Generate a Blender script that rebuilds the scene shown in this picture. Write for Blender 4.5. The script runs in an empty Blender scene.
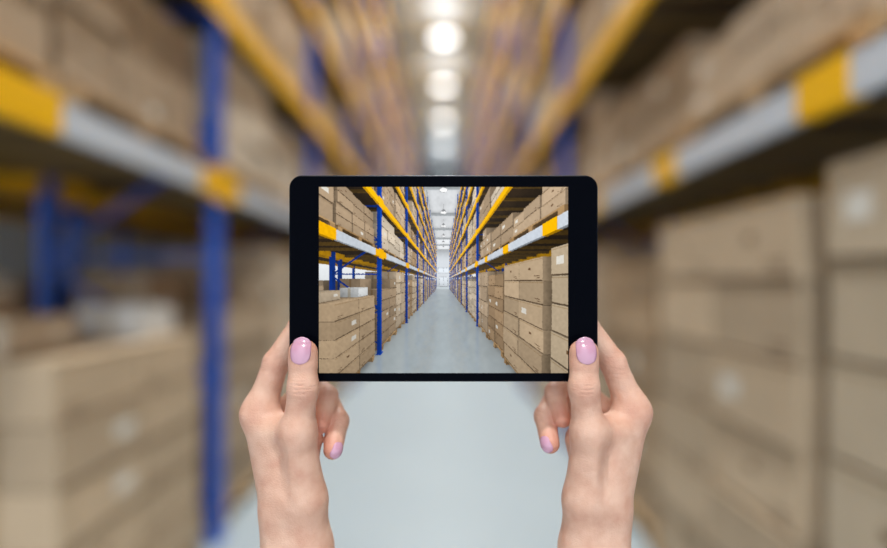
import bpy, math, random
import numpy as np
from mathutils import Vector
from mathutils.bvhtree import BVHTree

scene = bpy.context.scene
try:
    scene.view_settings.view_transform = 'Standard'
except Exception:
    pass
rnd = random.Random(11)
EYE = 1.6
F = 591.0
TD = 0.4577          # distance of tablet

def lin(r, g, b):
    def f(c):
        c /= 255.0
        return c/12.92 if c <= 0.04045 else ((c+0.055)/1.055)**2.4
    return (f(r), f(g), f(b))

# ------------------------------------------------------------ materials
def new_mat(name):
    m = bpy.data.materials.new(name); m.use_nodes = True
    nt = m.node_tree
    return m, nt, nt.nodes['Principled BSDF']

def attr_mat(name, rough=0.6, noise_scale=6.0, amt=0.15, spec=0.4, bump=0.0, stretch=(1,1,1)):
    m, nt, b = new_mat(name)
    at = nt.nodes.new('ShaderNodeAttribute'); at.attribute_name = 'Col'
    tc = nt.nodes.new('ShaderNodeTexCoord')
    mp = nt.nodes.new('ShaderNodeMapping'); mp.inputs['Scale'].default_value = stretch
    nz = nt.nodes.new('ShaderNodeTexNoise'); nz.inputs['Scale'].default_value = noise_scale
    nz.inputs['Detail'].default_value = 5
    mr = nt.nodes.new('ShaderNodeMapRange')
    mr.inputs['To Min'].default_value = 1-amt; mr.inputs['To Max'].default_value = 1+amt
    mx = nt.nodes.new('ShaderNodeVectorMath'); mx.operation = 'SCALE'
    nt.links.new(tc.outputs['Object'], mp.inputs['Vector'])
    nt.links.new(mp.outputs['Vector'], nz.inputs['Vector'])
    nt.links.new(nz.outputs['Fac'], mr.inputs['Value'])
    nt.links.new(at.outputs['Color'], mx.inputs[0])
    nt.links.new(mr.outputs['Result'], mx.inputs['Scale'])
    nt.links.new(mx.outputs['Vector'], b.inputs['Base Color'])
    b.inputs['Roughness'].default_value = rough
    b.inputs['Specular IOR Level'].default_value = spec
    if bump:
        bp = nt.nodes.new('ShaderNodeBump'); bp.inputs['Strength'].default_value = bump
        bp.inputs['Distance'].default_value = 0.01
        nt.links.new(nz.outputs['Fac'], bp.inputs['Height'])
        nt.links.new(bp.outputs['Normal'], b.inputs['Normal'])
    return m

M_CARD = attr_mat('cardboard', 0.75, 5.0, 0.12, 0.25)
M_WOOD = attr_mat('pallet_wood', 0.8, 14.0, 0.25, 0.2, 0.2, (6, 1, 6))
M_PAINT = attr_mat('painted_steel', 0.4, 3.0, 0.06, 0.5)
M_FLOOR = attr_mat('polished_concrete', 0.38, 1.3, 0.07, 0.4)
M_WALL = attr_mat('wall_panel', 0.7, 2.0, 0.04, 0.3)

def emis_mat(name, col, strength):
    m, nt, b = new_mat(name)
    b.inputs['Base Color'].default_value = (*col, 1)
    b.inputs['Emission Color'].default_value = (*col, 1)
    b.inputs['Emission Strength'].default_value = strength
    return m
M_LAMP = emis_mat('lamp_diffuser', (0.97, 0.99, 1), 5.0)
M_SKYWIN = emis_mat('daylight_glass', (0.93, 0.97, 1.0), .75)

# ------------------------------------------------------------ mesh builder
PV, PF, PC = [], [], []      # everything the tablet's camera can see

class MB:
    def __init__(s): s.v=[]; s.f=[]; s.c=[]
    def quad(s, pts, col):
        n=len(s.v); s.v += pts; s.f.append(tuple(range(n,n+len(pts)))); s.c.append(col)
    def box(s, x0,x1,y0,y1,z0,z1,col):
        if x0>x1: x0,x1=x1,x0
        n=len(s.v)
        s.v += [(x0,y0,z0),(x1,y0,z0),(x1,y1,z0),(x0,y1,z0),(x0,y0,z1),(x1,y0,z1),(x1,y1,z1),(x0,y1,z1)]
        for q in ((0,3,2,1),(4,5,6,7),(0,1,5,4),(1,2,6,5),(2,3,7,6),(3,0,4,7)):
            s.f.append(tuple(n+i for i in q)); s.c.append(col)
    def strut(s, a, b, w, col):
        a=Vector(a); b=Vector(b); d=(b-a).normalized()
        u=d.cross(Vector((0,1,0)));
        if u.length<1e-3: u=d.cross(Vector((1,0,0)))
        u.normalize(); v=d.cross(u)
        n=len(s.v)
        for p in (a,b):
            for i,j in ((-1,-1),(1,-1),(1,1),(-1,1)):
                s.v.append(tuple(p+u*w*i/2+v*w*j/2))
        for q in ((0,1,2,3),(7,6,5,4),(0,4,5,1),(1,5,6,2),(2,6,7,3),(3,7,4,0)):
            s.f.append(tuple(n+i for i in q)); s.c.append(col)
    def build(s, name, mat, seen=True, parent=None):
        me=bpy.data.meshes.new(name)
        me.from_pydata(s.v,[],s.f); me.update()
        ca=me.color_attributes.new('Col','FLOAT_COLOR','CORNER')
        arr=[]
        for f,c in zip(s.f,s.c): arr += [c[0],c[1],c[2],1.0]*len(f)
        ca.data.foreach_set('color',arr)
        me.materials.append(mat)
        o=bpy.data.objects.new(name,me); scene.collection.objects.link(o)
        if parent: o.parent=parent
        if seen:
            n=len(PV); PV.extend(s.v)
            for f,c in zip(s.f,s.c):
                PF.append(tuple(n+i for i in f)); PC.append(c)
        return o
def empty(name):
    root=bpy.data.objects.new(name,None); scene.collection.objects.link(root); return root

# ------------------------------------------------------------ cartons / pallets
CARD=[lin(204,186,162),lin(190,168,142),lin(214,200,180),lin(180,158,132),lin(198,176,150),lin(176,150,120)]
def tint(base=None):
    c=base or rnd.choice(CARD); k=rnd.uniform(0.82,1.12)
    return (c[0]*k,c[1]*k,c[2]*k)
def load(mb, s, xf, dep, y0, y1, z0, h, ny, nx, nz, detail=True, base=None):
    """cartons stacked on a pallet; xf = aisle-side x, s = -1 left / +1 right"""
    cw=(y1-y0)/ny; cd=dep/nx; ch=h/nz; g=0.010
    b0 = base or rnd.choice(CARD)
    for k in range(nz):
        for j in range(ny):
            for i in range(nx):
                if k==nz-1 and nz>2 and base is None and detail and ny>1 and rnd.random()<.10: continue
                jx=rnd.uniform(-0.015,0.015)
                a=xf+s*(i*cd+g/2)+jx; b=xf+s*((i+1)*cd-g/2)+jx
                ya=y0+j*cw+g/2+rnd.uniform(-.003,.003); yb=ya+cw-g
                za=z0+k*ch; zb=za+ch-0.006
                c=tint(b0)
                mb.box(a,b,ya,yb,za,zb,c)
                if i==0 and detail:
                    xx=a-s*0.0015
                    def mark(u0,u1,w0,w1,cc):
                        p=[(xx,ya+(yb-ya)*u0,za+(zb-za)*w0),(xx,ya+(yb-ya)*u1,za+(zb-za)*w0),
                           (xx,ya+(yb-ya)*u1,za+(zb-za)*w1),(xx,ya+(yb-ya)*u0,za+(zb-za)*w1)]
                        if s>0: p=p[::-1]
                        mb.quad(p,cc)
                    tp=(c[0]*.78,c[1]*.72,c[2]*.62)
                    mark(0.0,1.0,0.92,0.95,tp)
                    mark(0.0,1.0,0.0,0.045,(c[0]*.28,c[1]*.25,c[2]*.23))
                    r=rnd.random()
                    if r<0.22: mark(0.62,0.84,0.38,0.66,lin(224,220,210))
                    if r>0.35:
                        mark(0.10,0.30,0.2,0.235,lin(110,86,64)); mark(0.10,0.22,0.11,0.14,lin(110,86,64))
                    if r>0.8: mark(0.44,0.54,0.5,0.62,lin(120,94,70))
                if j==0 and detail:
                    yy=ya-0.0015; m=(a+b)/2
                    tp=(c[0]*.8,c[1]*.72,c[2]*.6)
                    mb.quad([(m-.025,yy,za),(m+.025,yy,za),(m+.025,yy,zb),(m-.025,yy,zb)],tp)
WOODC=[lin(184,152,112),lin(170,138,98),lin(196,164,122)]
def pallet(mb, s, xf, dep, y0, y1, z):
    c=lambda: rnd.choice(WOODC)
    x0,x1=sorted((xf,xf+s*dep))
    L=x1-x0
    for t in (0,0.45,0.9):                      # bottom runners
        mb.box(x0,x1,y0+(y1-y0-.1)*t/0.9,y0+(y1-y0-.1)*t/0.9+.1,z,z+.018,c())
        for q in (0,.5,1):
            bx=x0+(L-.1)*q
            mb.box(bx,bx+.1,y0+(y1-y0-.1)*t/0.9,y0+(y1-y0-.1)*t/0.9+.1,z+.018,z+.10,c())
    for q in range(6):                          # deck boards
        bx=x0+(L-.12)*q/5
        mb.box(bx,bx+.12,y0,y1,z+.10,z+.122,c())

# ------------------------------------------------------------ racks
BLUE=lin(4,80,182); YEL=lin(255,194,10); GREY=lin(208,215,224); DECK=lin(86,70,52)
LV=[2.26,3.38,4.5,5.62,6.74,7.86]
XL,XR=-1.386,1.18
DEP=1.1
def rack(s, xf, posts, yel, name):
    mb=MB()
    xb=xf+s*DEP
    for y in posts:
        for x in (xf-s*0.008, xb-s*0.07):
            a,b=sorted((x,x+s*0.07))
            mb.box(a,b,y-.05,y-.042,0,8.9,BLUE); mb.box(a,b,y+.042,y+.05,0,8.9,BLUE)
            mb.box(a if s>0 else b-.008, a+.008 if s>0 else b, y-.042,y+.042,0,8.9,BLUE)
            mb.box(a-.02,b+.02,y-.08,y+.08,0,.012,BLUE)
        z=.25; k=0
        while z<8.4:
            xa=xf+s*.04; xc=xb-s*.04
            mb.strut((xa,y,z),(xc,y,z),.03,BLUE)
            mb.strut((xa if k%2 else xc,y,z),(xc if k%2 else xa,y,z+.7),.03,BLUE)
            z+=.75; k+=1
    for a,b in zip(posts[:-1],posts[1:]):
        for li,z in enumerate(LV):
            z1=z; z0=z-.13
            for x in (xf-s*.014, xb-s*.04):
                xa,xc=sorted((x,x+s*.05))
                front = (x==xf-s*.014)
                if li==0 and front:
                    mb.box(xa,xc,a,b,z0,z1,GREY)
                    mb.box(xa,xc,a,b,z1-.012,z1+.002,lin(222,226,232))
                else:
                    mb.box(xa,xc,a,b,z0,z1,YEL)
            for yy in (a,b):
                x=xf-s*.020; xa,xc=sorted((x,x+s*.01))
                mb.box(xa,xc,yy-.14 if yy==b else yy,yy if yy==b else yy+.14,z0-.04,z1+.04,YEL)
            xa,xc=sorted((xf+s*.05,xb-s*.05))
            mb.box(xa,xc,a,b,z-.018,z-.002,DECK)
            n=int((b-a)/.45)
            for q in range(1,n):
                yy=a+(b-a)*q/n
                mb.box(xa,xc,yy-.02,yy+.02,z-.075,z-.02,lin(130,104,56))
    for (a,b) in yel:
        x=xf-s*.019; xa,xc=sorted((x,x+s*.06))
        mb.box(xa,xc,a,b,LV[0]-.135,LV[0]+.006,YEL)
    return mb.build(name,M_PAINT)

postsL=[-1.8,0.9]+[3.66+2.7*i for i in range(12)]
postsR=[-2.6,0.2]+[5.9+2.7*i for i in range(11)]
yelL=[(1.1,2.12),(3.36,3.98)]+[(6.36+2.7*i-.3,6.36+2.7*i+.3) for i in range(10)]
yelR=[(1.70,1.95),(2.98,3.26),(4.4,4.7)]+[(5.9+2.7*i-.3,5.9+2.7*i+.3) for i in range(10)]
rack(-1,XL,postsL,yelL,'pallet_rack')
rack(+1,XR,postsR,yelR,'pallet_rack')

for s,xf,posts in ((-1,XL,postsL),(1,XR,postsR)):
    cm=MB(); pm=MB()
    for a,b in zip(posts[:-1],posts[1:]):
        if b-a>4: n=4
        else: n=2
        w=(b-a-.14)/n
        for li,z in enumerate(LV):
            for q in range(n):
                if rnd.random()<0.06 and li>0: continue
                y0=a+.07+q*w+.03; y1=y0+w-.07
                xo=xf+s*rnd.uniform(0.04,.09)
                pallet(pm,s,xo,1.0,y0,y1,z)
                hh=rnd.choice([.66,.74,.80,.5]) if li<5 else rnd.choice([.5,.7])
                nz=rnd.choice([2,3,3,4]); ny=rnd.choice([2,2,3])
                load(cm,s,xo+s*.02,.96,y0+.01,y1-.01,z+.122,hh,ny,2,nz,detail=(y0<16))
    start = 3.8 if s<0 else 3.42
    for a,b in zip(posts[:-1],posts[1:]):
        lo=max(a+.08,start); hi=b-.08
        if hi-lo<.6: continue
        n=max(1,round((hi-lo)/1.25)); w=(hi-lo)/n
        for q in range(n):
            y0=lo+q*w+.02; y1=y0+w-.05
            xo=xf+s*rnd.uniform(0.01,.06)
            pallet(pm,s,xo,1.0,y0,y1,0)
            nz=rnd.choice([4,5,6,7]); hh=rnd.uniform(1.45,1.78)
            load(cm,s,xo+s*.01,.96,y0+.01,y1-.01,.122,hh,rnd.choice([2,2,3]),2,nz,detail=(y0<16))
    root=empty('stacked_cartons')
    cm.build('cartons',M_CARD,parent=root); pm.build('wooden_pallets',M_WOOD,parent=root)

def stack(s,xf,y0,y1,h,ny,nz,nx=2,extra=None,base=None,dep=1.0):
    cm=MB(); pm=MB()
    root=empty('carton_pallet_stack')
    pallet(pm,s,xf+s*.01,dep,y0,y1,0)
    load(cm,s,xf,dep,y0,y1,.124,h-.124,ny,nx,nz,base=base or lin(200,182,156))
    if extra: extra(cm)
    cm.build('cartons',M_CARD,parent=root); pm.build('pallet',M_WOOD,parent=root)
def ex(cm):
    load(cm,-1,-1.62,.34,2.2,2.62,1.31,.15,1,1,1)
    load(cm,-1,-1.98,.40,2.16,2.75,1.31,.22,1,1,1)
    load(cm,-1,-1.5,.34,2.95,3.32,1.31,.17,1,1,1,base=lin(222,224,224))
stack(-1,XL-.01,2.14,3.38,1.31,2,5,extra=ex,base=lin(198,174,144))
stack(1,XR+.02,0.82,1.86,1.97,2,6)
stack(1,XR+.0,1.99,3.26,1.90,2,6,base=lin(194,172,144))
bm=MB(); bp=MB(); br=MB()
y=1.2
while y<20:
    for s,xf in ((-1,XL-1.45),(1,XR+1.45)):
        h=rnd.choice([.9,1.2,1.5])
        pallet(bp,s,xf,1.0,y,y+1.15,0)
        load(bm,s,xf,1.0,y,y+1.15,.122,h,2,2,4,detail=False)
    y+=1.35
root=empty('stacked_cartons')
bm.build('cartons',M_CARD,parent=root); bp.build('wooden_pallets',M_WOOD,parent=root)
for y in (1.75,4.4,7.1,9.8,12.5):
    for s,xf in ((-1,XL-1.36),(1,XR+1.36)):
        for dx in (0,1.1):
            x=xf+s*dx; br.box(x-.035,x+.035,y-.045,y+.045,0,8.9,BLUE)
        br.strut((xf,y,.3),(xf+s*1.1,y,1.4),.03,BLUE); br.strut((xf,y,2.0),(xf+s*1.1,y,3.1),.03,BLUE)
for s,xf in ((-1,XL-1.36),(1,XR+1.36)):
    for z in LV[:4]:
        for dx in (0,1.1):
            x=xf+s*dx; br.box(x-.025,x+.025,1.75,12.5,z-.12,z,YEL)
        a,b=sorted((xf,xf+s*1.1)); br.box(a,b,1.75,12.5,z-.02,z-.004,DECK)
br.build('pallet_rack',M_PAINT)

# ------------------------------------------------------------ room shell
HC=10.2; WX=7.5; Y0=-3.0; Y1=46.0
f=MB(); f.box(-WX,WX,Y0,Y1,-.1,0,lin(164,174,178)); f.build('floor',M_FLOOR)
c=MB(); c.box(-WX,WX,Y0,Y1,HC,HC+.1,lin(236,239,242)); c.build('ceiling',M_WALL)
w=MB(); w.box(-WX-.1,-WX,Y0,Y1,0,HC,lin(215,218,220)); w.build('wall_left',M_WALL)
w=MB(); w.box(WX,WX+.1,Y0,Y1,0,HC,lin(215,218,220)); w.build('wall_right',M_WALL)
w=MB(); w.box(-WX,WX,Y1,Y1+.1,0,HC,lin(200,206,212)); w.build('wall_back',M_WALL)
def win(name,x0,x1,z0,z1):
    w=MB(); col=(.70,.76,.82)
    root=empty(name)
    w.box(x0,x1,Y1-.03,Y1-.01,z0,z1,col); w.build('glass',M_SKYWIN,parent=root)
    fr=MB(); g=lin(120,128,136)
    fr.box(x0-.08,x0,Y1-.06,Y1-.005,z0-.08,z1+.08,g); fr.box(x1,x1+.08,Y1-.06,Y1-.005,z0-.08,z1+.08,g)
    fr.box(x0,x1,Y1-.06,Y1-.005,z1,z1+.08,g); fr.box(x0,x1,Y1-.06,Y1-.005,z0-.08,z0,g)
    m=(x0+x1)/2; fr.box(m-.03,m+.03,Y1-.06,Y1-.03,z0,z1,g)
    fr.build('frame',M_PAINT,parent=root)
win('window_1',-1.5,1.5,3.9,5.2)
win('door_1',-1.1,1.1,0.1,2.7)
g=MB()
for y in range(3,46,6):
    g.box(-WX,WX,y-.08,y+.08,HC-.35,HC,lin(200,206,210))
for x in (-4.5,-1.6,1.6,4.5):
    g.box(x-.05,x+.05,Y0,Y1,HC-.22,HC,lin(200,206,210))
g.build('trim_1',M_PAINT)
LY=[-1.5,4.5,9.5,14,18.6,23.2,28.2,33,38]
for y in LY:
    root=empty('high_bay_lamp')
    n=28; h=MB(); d=MB(); zc=HC-.95
    ring=lambda r,z:[(r*math.cos(2*math.pi*i/n),y+r*math.sin(2*math.pi*i/n),z) for i in range(n)]
    prof=[(.06,zc+.42),(.10,zc+.30),(.16,zc+.28),(.34,zc+.04),(.36,zc)]
    for (ra,za),(rb,zb) in zip(prof[:-1],prof[1:]):
        A=ring(ra,za);B=ring(rb,zb)
        for i in range(n):
            j=(i+1)%n; h.quad([A[i],A[j],B[j],B[i]][::-1],lin(190,192,196))
    h.box(-.012,.012,y-.012,y+.012,zc+.4,HC,lin(150,150,150))
    h.build('housing',M_PAINT,parent=root)
    d.quad(ring(.34,zc+.01)[::-1],(4,4,3.9)); d.build('diffuser',M_LAMP,parent=root)
    li=bpy.data.lights.new('lamp_light','AREA'); li.shape='DISK'; li.size=.68; li.energy=230; li.color=(.93,.975,1)
    li.spread=math.radians(125)
    lo=bpy.data.objects.new('lamp_light',li); lo.location=(0,y,zc-.02); scene.collection.objects.link(lo); lo.parent=root
    li=bpy.data.lights.new('ceiling_fill_light','AREA'); li.shape='DISK'; li.size=.6; li.energy=8; li.color=(.93,.975,1)  # added upward fill above the housing, only to brighten the ceiling
    lo=bpy.data.objects.new('ceiling_fill_light',li); lo.location=(0,y,zc+.05); lo.rotation_euler=(math.pi,0,0); scene.collection.objects.link(lo); lo.parent=root
    lo.location=(0,y,zc+.44)

# ------------------------------------------------------------ world
wd=bpy.data.worlds.new('World'); scene.world=wd; wd.use_nodes=True
bg=wd.node_tree.nodes['Background']; bg.inputs[0].default_value=(.88,.94,1,1); bg.inputs[1].default_value=1.8

# ------------------------------------------------------------ the picture on the tablet
bvh=BVHTree.FromPolygons([Vector(p) for p in PV],PF)
SX0,SX1,SY0,SY1=319,568,187,373
NXs,NYs=(SX1-SX0)*2,(SY1-SY0)*2
fs=F*(SX1-SX0)/887.0
rs=random.Random(5)
dirs=[]
for i in range(512):
    v=Vector((rs.gauss(0,1),rs.gauss(0,1),rs.gauss(0,1))).normalized()*0.98
    dirs.append(v)
org=Vector((0,0,EYE))
Hh,Ww=NYs+1,NXs+1
alb=np.ones((Hh,Ww,3)); irr=np.ones((Hh,Ww)); nrm=np.zeros((Hh,Ww)); dep=np.full((Hh,Ww),60.0)
emi=np.zeros((Hh,Ww),bool); refl=np.zeros((Hh,Ww,3)); isfl=np.zeros((Hh,Ww))
rc=bvh.ray_cast
NS=12; q=0
for j in range(Hh):
    sy=SY0+(SY1-SY0)*j/NYs
    for i in range(Ww):
        sx=SX0+(SX1-SX0)*i/NXs
        d=Vector(((sx-443.5)/fs+rs.uniform(-.0012,.0012),1,-(sy-281)/fs+rs.uniform(-.0012,.0012))).normalized()
        loc,nr,idx,dist=rc(org,d)
        if loc is None: emi[j,i]=True; continue
        c=PC[idx]
        if c[0]>1.01: alb[j,i]=c; emi[j,i]=True; continue
        if nr.dot(d)>0: nr=-nr
        o=loc+nr*.004; e=0.0
        for k in range(NS):
            q=(q+1+rs.randrange(3))%512
            dd=nr+dirs[q]
            h=rc(o,dd,3.2)
            if h[0] is None: e+=1.0+0.8*max(0,dd.z)/1.5
            else: e+=0.12+0.14*h[3]/3.2
        alb[j,i]=c; irr[j,i]=e/NS; dep[j,i]=dist
        nrm[j,i]=round(nr.x)*1+round(nr.y)*3+round(nr.z)*9
        if loc.z<.004:
            isfl[j,i]=1
            h=rc(o,Vector((d.x+rs.gauss(0,.02),d.y,-d.z+rs.gauss(0,.02))))
            if h[0] is not None:
                cc=PC[h[2]]; refl[j,i]=[min(1.2,t)*(.75 if cc[0]<=1 else 1) for t in cc]
            else: refl[j,i]=1
def bil(A,R):
    acc=np.zeros_like(A); wt=np.zeros(A.shape[:2])
    for dy in range(-R,R+1):
        for dx in range(-R,R+1):
            ys=np.clip(np.arange(Hh)+dy,0,Hh-1)[:,None]; xs=np.clip(np.arange(Ww)+dx,0,Ww-1)[None,:]
            ok=(nrm[ys,xs]==nrm)&(np.abs(dep[ys,xs]-dep)<.07*dep)
            wgt=ok*math.exp(-(dx*dx+dy*dy)/(R*R*.9))
            acc+=(A[ys,xs]*(wgt[...,None] if A.ndim==3 else wgt)); wt+=wgt
    return acc/(wt[...,None] if A.ndim==3 else wt)
irs=bil(irr,3); irf=bil(irr,6); irr=np.where(isfl>0,irf*.93,irs)
refl=bil(refl,3)
fog=np.minimum(.26,dep/150.)[...,None]
E=(irr*1.04)[...,None]
pic=alb*E
fres=(.10+.30*np.clip(dep/30,0,1))[...,None]*isfl[...,None]
pic=pic*(1-fres*.6)+refl*fres*.7
pic=np.where(emi[...,None],np.clip(alb,0,1.0),pic*(1-fog)+fog*.56)
pic=np.clip((np.clip(pic,0,1)**.4545*1.17-.10),0,1)**2.2

U=0.7744e-3
def TP(px,py,d): return ((px-443.5)*U, TD+d*1e-3, EYE-(py-281)*U)
tab=empty('tablet_computer')
tab.location=TP(443.5,278.5,0)
def rrect(cx,cy,w,h,r,n=10):
    pts=[]
    for (sx,sy,a0) in ((1,1,0),(-1,1,90),(-1,-1,180),(1,-1,270)):
        for i in range(n+1):
            a=math.radians(a0+90*i/n)
            pts.append((cx+sx*(w/2-r)+r*math.cos(a), cy+sy*(h/2-r)+r*math.sin(a)))
    return pts
import bmesh
def prism(name, w,h,r,prof,mat,parent,cz=0):
    v=[];fc=[]
    for ins,dp in prof:
        for (x,z) in rrect(0,cz,w-2*ins,h-2*ins,max(r-ins,.0005)): v.append((x,dp,z))
    n=len(v)//len(prof)
    for k in range(len(prof)-1):
        for i in range(n):
            j=(i+1)%n; fc.append((k*n+i,k*n+j,(k+1)*n+j,(k+1)*n+i))
    fc.append(tuple(range(n))[::-1]); fc.append(tuple(range((len(prof)-1)*n,len(prof)*n)))
    me=bpy.data.meshes.new(name); me.from_pydata(v,[],fc); me.update()
    me.materials.append(mat)
    o=bpy.data.objects.new(name,me); scene.collection.objects.link(o); o.parent=parent
    bm_=bmesh.new(); bm_.from_mesh(me); bmesh.ops.recalc_face_normals(bm_,faces=bm_.faces); bm_.to_mesh(me); bm_.free()
    return o
def simple(name,col,rough,metal=0,spec=.5,coat=0):
    m,nt,b=new_mat(name); b.inputs['Base Color'].default_value=(*col,1); b.inputs['Roughness'].default_value=rough
    b.inputs['Metallic'].default_value=metal; b.inputs['Specular IOR Level'].default_value=spec
    b.inputs['Coat Weight'].default_value=coat
    return m
M_SHELL=simple('anodised_shell',lin(16,20,30),.35,.5)
M_GLASS=simple('black_glass',(.0015,.002,.004),.12,0,.01)
TW,TH=309.5*U,207*U
prism('body',TW,TH,13*U,[(.0012,.0001),(.0003,.0006),(0,.0016),(0,.0045),(.0012,.0062),(.004,.0070)],M_SHELL,tab)
prism('front_glass',TW-.0018,TH-.0018,12*U,[(.0003,-.0003),(0,0),(0,.0004)],M_GLASS,tab)
me=bpy.data.meshes.new('display')
v=[];fc=[]
for j in range(NYs+1):
    sy=SY0+(SY1-SY0)*j/NYs
    for i in range(NXs+1):
        sx=SX0+(SX1-SX0)*i/NXs
        v.append(((sx-443.5)*U,-.00045,-(sy-278.5)*U))
W=NXs+1
for j in range(NYs):
    for i in range(NXs):
        a=j*W+i; fc.append((a,a+W,a+W+1,a+1))
me.from_pydata(v,[],fc); me.update()
ca=me.color_attributes.new('Picture','FLOAT_COLOR','POINT')
arr=np.ones((len(v),4),dtype=np.float32); arr[:,:3]=np.clip(pic.reshape(-1,3),0,1.0)
ca.data.foreach_set('color',arr.ravel())
m,nt,b=new_mat('lcd_picture')
at=nt.nodes.new('ShaderNodeAttribute'); at.attribute_name='Picture'
b.inputs['Base Color'].default_value=(0,0,0,1); b.inputs['Specular IOR Level'].default_value=.01; b.inputs['Roughness'].default_value=.3
nt.links.new(at.outputs['Color'],b.inputs['Emission Color']); b.inputs['Emission Strength'].default_value=1.0
me.materials.append(m)
o=bpy.data.objects.new('display',me); scene.collection.objects.link(o); o.parent=tab

# ------------------------------------------------------------ hands (implicit surface -> surface nets)
def Lm(px,py,d):
    k=(457.7+d)/457.7
    return np.array([(px-443.5)*.7744*k, d, (281-py)*.7744*k])
def smin(a,b,k):
    h=np.maximum(k-np.abs(a-b),0)/k
    return np.minimum(a,b)-h*h*k*.25

def build_hand(name, mirror, tw, mat, nailmat):
    P={k:Lm(*v) for k,v in tw.items()}
    allp=np.array(list(P.values()))
    lo=allp.min(0)-36; hi=allp.max(0)+36
    lo[2]=min(allp[:,2])-10
    sp=1.0
    ax=[np.arange(lo[i],hi[i],sp,dtype=np.float32) for i in range(3)]
    shape=tuple(len(a) for a in ax)
    BIG=40.0
    def cap(G,a,b,ra,rb,k):
        a=np.asarray(a,float); b=np.asarray(b,float)
        m=max(ra,rb)+14
        l=np.minimum(a,b)-m; h=np.maximum(a,b)+m
        sl=tuple(slice(max(0,int((l[i]-lo[i])/sp)),min(shape[i],int((h[i]-lo[i])/sp)+2)) for i in range(3))
        X=ax[0][sl[0]][:,None,None];Y=ax[1][sl[1]][None,:,None];Z=ax[2][sl[2]][None,None,:]
        d=b-a; L2=float(d@d)+1e-9
        t=((X-a[0])*d[0]+(Y-a[1])*d[1]+(Z-a[2])*d[2])/L2
        t=np.clip(t,0,1)
        D=np.sqrt((X-a[0]-t*d[0])**2+(Y-a[1]-t*d[1])**2+(Z-a[2]-t*d[2])**2)-(ra+(rb-ra)*t)
        G[sl]=smin(G[sl],D.astype(np.float32),k)
    def grp(): return np.full(shape,BIG,np.float32)
    palm=grp()
    cap(palm,P['iM'],P['iC'],12.0,15,10)
    cap(palm,P['mM'],P['mC'],10.5,13,10)
    cap(palm,P['rM'],P['rC'],10,12,10)
    cap(palm,P['pM'],P['pC'],9,11,10)
    cap(palm,P['fillA'],P['fillB'],13.5,15.5,12)
    cap(palm,P['fillC'],P['fillB'],12,15,12)
    cap(palm,P['w1'],P['e1'],16.5,27,12)
    cap(palm,P['w2'],P['e2'],16.0,27,12)
    cap(palm,P['iC'],P['w1'],15,16.5,12)
    cap(palm,P['tC'],P['w2'],15,16,12)
    th=grp()
    off=np.array([2.2,0,0])
    for sgn in (-1,1):
        cap(th,P['t0']+off*sgn*1.2,P['t1']+off*sgn,7.8,8.8,2)
        cap(th,P['t1']+off*sgn,P['t2']+off*sgn*.5,8.8,10.8,3)
    cap(th,P['t0']-np.array([0,0,3.0]),P['t0']-np.array([0,0,9.0]),9.9,9.9,4)
    cap(th,P['t1']+np.array([0,.3,2.0]),P['t1']-np.array([0,-.3,2.0]),10.1,10.1,5)
    cap(th,P['t2'],P['tC'],12.4,15.5,9)
    cap(th,P['t2'],P['fillA'],9.5,12,10)
    hand=smin(palm,th,8.0)
    cap(hand,P['t2']+np.array([-1,-9.2,-8]),P['tC']+np.array([-4,-12.2,6]),2.4,2.2,6)
    def finger(pre,r,kk=6.0):
        g=grp()
        cap(g,P[pre+'M'],P[pre+'1'],r[0],r[1],3)
        cap(g,P[pre+'1'],P[pre+'2'],r[1],r[2],3)
        cap(g,P[pre+'2'],P[pre+'3'],r[2],r[3],3)
        return smin(palm,g,kk)
    for pre,r,kk in (('i',(11.8,10.4,8.6,7.0),14),('m',(10.2,9.2,8.2,7.0),6),('r',(9.6,9.3,8.7,7.5),6),('p',(8.4,7.6,6.8,6.0),6)):
        hand=smin(hand,finger(pre,r,kk),1.4 if pre!='i' else 2.0)
    X=ax[0][:,None,None];Y=ax[1][None,:,None];Z=ax[2][None,None,:]
    for (zc,amp,wd) in ((P['t1'][2]+3.4,.7,.9),(P['t1'][2]+.6,.9,.9),(P['t1'][2]-2.6,.7,.9),(P['t1'][2]+6.2,.35,.8),(P['t1'][2]-5.8,.35,.9)):
        m=np.exp(-((Z-zc-.006*(X-P['t1'][0])**2)/wd)**2)*np.exp(-((X-P['t1'][0])/6.5)**2)*(Y<P['t1'][1]+1)
        hand+= (amp*m).astype(np.float32)
    for key,amp in (('i1',.5),('r2',.5)):
        p=P[key]
        for o_ in (-3.2,0,3.2):
            m=np.exp(-((Z-p[2]-o_-.25*(X-p[0]))/.9)**2)*np.exp(-(((X-p[0])**2+(Y-p[1])**2)/170.0))*(Y<p[1]+2)
            hand+=(amp*m).astype(np.float32)
    cz0=(281-278.5)*.7744
    qx=np.abs(X)-TW*500; qz=np.abs(Z-cz0)-TH*500; qy=np.abs(Y-3.45)-3.75
    box=np.maximum(np.maximum(qx,qy),qz)
    hand=np.maximum(hand,-(box-.25))
    D=hand
    ins=D<0
    c=np.zeros(tuple(s-1 for s in shape),np.uint8)
    for a in (0,1):
        for b_ in (0,1):
            for e in (0,1):
                c+=ins[a:shape[0]-1+a,b_:shape[1]-1+b_,e:shape[2]-1+e]
    act=(c>0)&(c<8)
    I=np.argwhere(act)
    acc=np.zeros((len(I),3)); cnt=np.zeros(len(I))
    corners=[(a,b_,e) for a in (0,1) for b_ in (0,1) for e in (0,1)]
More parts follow.
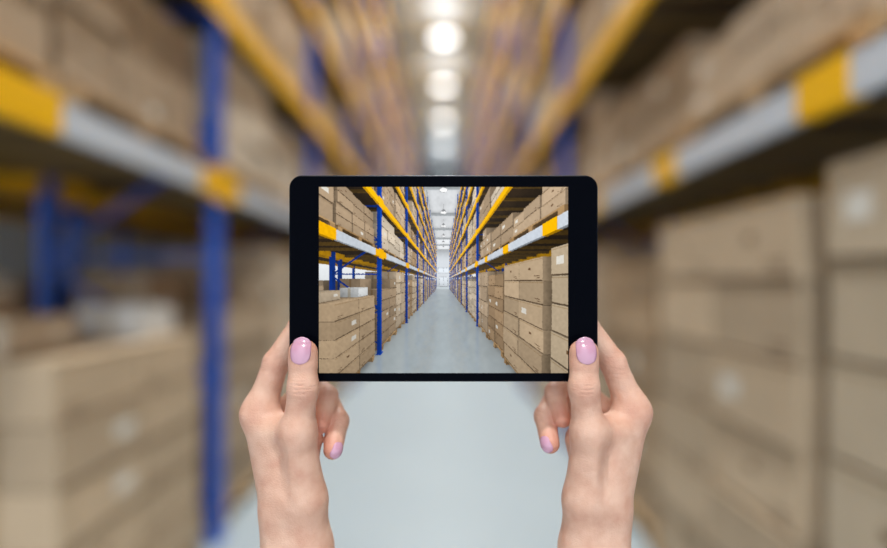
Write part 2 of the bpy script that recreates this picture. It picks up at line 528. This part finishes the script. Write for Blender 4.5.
    for a in corners:
        for axis in range(3):
            if a[axis]==0:
                b_=list(a); b_[axis]=1
                ia=I+np.array(a); ib=I+np.array(b_)
                da=D[ia[:,0],ia[:,1],ia[:,2]]; db=D[ib[:,0],ib[:,1],ib[:,2]]
                cr=(da<0)!=(db<0)
                t=np.where(cr,da/np.where(da-db==0,1,da-db),0)
                p=np.repeat(np.array(a,float)[None],len(I),0); p[:,axis]+=t
                acc+=p*cr[:,None]; cnt+=cr
    verts=(I+acc/cnt[:,None])*sp+lo
    idx=-np.ones(act.shape,np.int64); idx[I[:,0],I[:,1],I[:,2]]=np.arange(len(I))
    faces=[]
    for axis in range(3):
        u,w_=[(1,2),(2,0),(0,1)][axis]
        s0=[slice(None)]*3; s1=[slice(None)]*3
        s0[axis]=slice(0,-1); s1[axis]=slice(1,None)
        A=ins[tuple(s0)]; B=ins[tuple(s1)]
        E=np.argwhere(A!=B)
        ok=(E[:,u]>0)&(E[:,w_]>0)&(E[:,u]<shape[u]-1)&(E[:,w_]<shape[w_]-1)
        E=E[ok]
        sg=A[E[:,0],E[:,1],E[:,2]]
        def cell(du,dw):
            Q=E.copy(); Q[:,u]+=du; Q[:,w_]+=dw
            return idx[Q[:,0],Q[:,1],Q[:,2]]
        q=np.stack([cell(-1,-1),cell(0,-1),cell(0,0),cell(-1,0)],1)
        q[~sg]=q[~sg][:,::-1]
        faces.append(q)
    faces=np.concatenate(faces)
    faces=faces[(faces>=0).all(1)]
    def smooth(vv,lam):
        s=np.zeros_like(vv); n=np.zeros(len(vv))
        for k in range(4):
            a=faces[:,k]; b2=faces[:,(k+1)%4]
            np.add.at(s,a,vv[b2]); np.add.at(n,a,1)
            np.add.at(s,b2,vv[a]); np.add.at(n,b2,1)
        return vv+lam*(s/np.maximum(n,1)[:,None]-vv)
    verts=smooth(verts,.5); verts=smooth(verts,-.45)
    mv=verts.copy()
    red=np.zeros(len(mv)); jm=np.zeros(len(mv))
    for k,rr,am in (('t0',13,.7),('t1',11,.5),('iM',15,.45),('i1',12,.5),('m1',12,.6),('r1',12,.6),('r3',12,.8),('m3',12,.9),('p3',10,.8),('t2',16,.2),('m2',10,.5),('r2',10,.5)):
        dd=np.linalg.norm(mv-P[k],axis=1); red=np.maximum(red,am*np.exp(-(dd/rr)**2))
    for k,rr in (('t1',12),('i1',13),('iM',14),('m1',12),('m2',9),('r1',12),('r2',9)):
        dd=np.linalg.norm(mv-P[k],axis=1); jm=np.maximum(jm,np.exp(-(dd/rr)**2)*1.6)
    if mirror:
        mv[:,0]*=-1; faces=faces[:,::-1]
    wv=mv*1e-3
    org_=np.array([0,TD,EYE])
    me=bpy.data.meshes.new(name); me.from_pydata(wv.tolist(),[],faces.tolist()); me.update()
    ca=me.color_attributes.new('Flush','FLOAT_COLOR','POINT')
    ar=np.ones((len(mv),4),np.float32); ar[:,0]=red; ar[:,1]=np.clip(jm,0,1); ar[:,2]=0; ca.data.foreach_set('color',ar.ravel())
    me.polygons.foreach_set('use_smooth',[True]*len(me.polygons))
    me.materials.append(mat)
    ho=bpy.data.objects.new(name,me); ho.location=org_; scene.collection.objects.link(ho)
    hb=BVHTree.FromPolygons([Vector(x) for x in mv.tolist()],faces.tolist())
    def nail(nm,c0,nrm,up,w,l,lift=.45):
        c0=Vector(c0.tolist()); nrm=Vector(nrm).normalized(); up=Vector(up)
        if mirror: c0.x*=-1; nrm.x*=-1; up.x*=-1
        up=(up-nrm*up.dot(nrm)).normalized(); sd=up.cross(nrm)
        nu,nv=16,20; v=[];fcs=[]
        for j in range(nv+1):
            t=-1+2*j/nv
            wt=(1-abs(t)**3.2)**.5 if abs(t)<1 else 0.0
            wt=max(wt,.12)
            for i in range(nu+1):
                s_=-1+2*i/nu
                p=c0+up*(t*l/2)+sd*(s_*w/2*wt)
                h=hb.ray_cast(p+nrm*25,-nrm)
                if h[0] is not None and (h[0]-c0).dot(nrm)>-6: q_=h[0]
                else: q_=p-nrm*2
                e=lift*(1-.75*max(abs(s_)**4,abs(min(t,0))**4 if t<0 else 0))
                if t>.75: e+=.35*(t-.75)
                v.append(q_+nrm*e)
        W_=nu+1
        for _ in range(3):
            nvv=list(v)
            for j in range(1,nv):
                for i in range(1,nu):
                    nvv[j*W_+i]=(v[j*W_+i-1]+v[j*W_+i+1]+v[(j-1)*W_+i]+v[(j+1)*W_+i])/4
            v=nvv
        for j in range(nv):
            for i in range(nu):
                a=j*W_+i; fcs.append((a,a+1,a+W_+1,a+W_))
        m2=bpy.data.meshes.new(nm); m2.from_pydata([tuple(x*1e-3) for x in v],[],fcs); m2.update()
        m2.polygons.foreach_set('use_smooth',[True]*len(m2.polygons)); m2.materials.append(nailmat)
        no=bpy.data.objects.new(nm,m2); scene.collection.objects.link(no); no.parent=ho
        sm=no.modifiers.new('thick','SOLIDIFY'); sm.thickness=.0005; sm.offset=0
    nail('thumb_nail',P['t0']+np.array([0,-6,1.0]),(0,-1,.12),(0,0,1),15.2,20.5)
    d3=P['r3']-P['r2']
    nail('ring_finger_nail',P['r3']+np.array([3,-3,.5]),(.8,-.6,.1),tuple(d3),10,13)
    return ho

msk,nt,b=new_mat('skin')
at=nt.nodes.new('ShaderNodeAttribute'); at.attribute_name='Flush'
sep=nt.nodes.new('ShaderNodeSeparateColor'); nt.links.new(at.outputs['Color'],sep.inputs['Color'])
tc=nt.nodes.new('ShaderNodeTexCoord')
nz=nt.nodes.new('ShaderNodeTexNoise'); nz.inputs['Scale'].default_value=70; nz.inputs['Detail'].default_value=5
nt.links.new(tc.outputs['Object'],nz.inputs['Vector'])
mrn=nt.nodes.new('ShaderNodeMapRange'); mrn.inputs['From Min'].default_value=.3; mrn.inputs['From Max'].default_value=.7
nt.links.new(nz.outputs['Fac'],mrn.inputs['Value'])
mx1=nt.nodes.new('ShaderNodeMix'); mx1.data_type='RGBA'
mx1.inputs['A'].default_value=(*lin(226,186,162),1); mx1.inputs['B'].default_value=(*lin(208,158,134),1)
nt.links.new(mrn.outputs['Result'],mx1.inputs['Factor'])
mx2=nt.nodes.new('ShaderNodeMix'); mx2.data_type='RGBA'; mx2.inputs['B'].default_value=(*lin(202,124,102),1)
nt.links.new(sep.outputs['Red'],mx2.inputs['Factor']); nt.links.new(mx1.outputs['Result'],mx2.inputs['A'])
nt.links.new(mx2.outputs['Result'],b.inputs['Base Color'])
b.inputs['Roughness'].default_value=.46; b.inputs['Specular IOR Level'].default_value=.4
b.inputs['Subsurface Weight'].default_value=.08; b.inputs['Subsurface Radius'].default_value=(1,.4,.25); b.inputs['Subsurface Scale'].default_value=.002
vo=nt.nodes.new('ShaderNodeTexVoronoi'); vo.inputs['Scale'].default_value=800
nt.links.new(tc.outputs['Object'],vo.inputs['Vector'])
nb=nt.nodes.new('ShaderNodeTexNoise'); nb.inputs['Scale'].default_value=90; nb.inputs['Detail'].default_value=5
nt.links.new(tc.outputs['Object'],nb.inputs['Vector'])
mpw=nt.nodes.new('ShaderNodeMapping'); mpw.inputs['Scale'].default_value=(90,90,620)
nt.links.new(tc.outputs['Object'],mpw.inputs['Vector'])
nw=nt.nodes.new('ShaderNodeTexNoise'); nw.inputs['Scale'].default_value=1; nw.inputs['Detail'].default_value=3
nt.links.new(mpw.outputs['Vector'],nw.inputs['Vector'])
ml=nt.nodes.new('ShaderNodeMath'); ml.operation='MULTIPLY'
nt.links.new(nw.outputs['Fac'],ml.inputs[0]); nt.links.new(sep.outputs['Green'],ml.inputs[1])
ml2=nt.nodes.new('ShaderNodeMath'); ml2.operation='MULTIPLY'; ml2.inputs[1].default_value=1.9
nt.links.new(ml.outputs[0],ml2.inputs[0])
vs=nt.nodes.new('ShaderNodeMath'); vs.operation='MULTIPLY'; vs.inputs[1].default_value=.4
nt.links.new(vo.outputs['Distance'],vs.inputs[0])
ad=nt.nodes.new('ShaderNodeMath'); ad.operation='ADD'
nt.links.new(vs.outputs[0],ad.inputs[0]); nt.links.new(nb.outputs['Fac'],ad.inputs[1])
ad2=nt.nodes.new('ShaderNodeMath'); ad2.operation='ADD'
nt.links.new(ad.outputs[0],ad2.inputs[0]); nt.links.new(ml2.outputs[0],ad2.inputs[1])
bp_=nt.nodes.new('ShaderNodeBump'); bp_.inputs['Strength'].default_value=.55; bp_.inputs['Distance'].default_value=.0009
nt.links.new(ad2.outputs[0],bp_.inputs['Height']); nt.links.new(bp_.outputs['Normal'],b.inputs['Normal'])
M_NAIL=simple('nail_polish',lin(200,150,172),.18,0,.6,.6)

LH=dict(
 t0=(303,351,-8.5), t1=(303,388,-10.8), t2=(298,432,-7), tC=(306,500,0),
 iM=(259,414,17), iC=(283,515,8), i1=(276,363,19), i2=(300,325,16.8), i3=(320,302,15.2),
 mM=(263,428,30), mC=(290,520,18), m1=(314,384,42), m2=(328,396,28), m3=(321,424,14),
 rM=(272,448,38), rC=(298,522,24), r1=(326,396,44), r2=(338,421,25), r3=(333,450,9),
 pM=(285,468,42), pC=(304,528,26), p1=(305,440,48), p2=(308,462,36), p3=(302,468,24),
 fillA=(277,432,8), fillB=(292,495,6), fillC=(306,440,14),
 w1=(287,548,8), w2=(309,548,6), e1=(262,840,-85), e2=(300,840,-85))
RH=dict(LH)
for k,(dx,dy) in {'iM':(-5,-2),'iC':(-4,0),'mM':(-4,0),'mC':(-4,0),'rC':(-4,0),'pC':(-4,0),'w1':(-4,0),'w2':(-5,0),'i1':(-2,0),
                  'tC':(-3,0),'fillA':(-2,0),'fillB':(-4,0),'r1':(3,-4),'r2':(4,-5),'r3':(4,-6),'m1':(3,-2),'m2':(4,-4),'m3':(4,-5)}.items():
    a=RH[k]; RH[k]=(a[0]+dx,a[1]+dy,a[2])
build_hand('human_hand',False,LH,msk,M_NAIL)
build_hand('human_hand',True,RH,msk,M_NAIL)

# ------------------------------------------------------------ camera
cd=bpy.data.cameras.new('camera'); cam=bpy.data.objects.new('camera',cd); scene.collection.objects.link(cam)
cam.location=(0,0,EYE); cam.rotation_euler=(math.radians(90),0,0)
cd.sensor_width=36; cd.lens=36*F/887; cd.shift_y=7/887
cd.clip_start=.02; cd.clip_end=200
cd.dof.use_dof=True; cd.dof.focus_distance=TD-.006; cd.dof.aperture_fstop=1.0
scene.camera=cam
print('polys',len(PF))
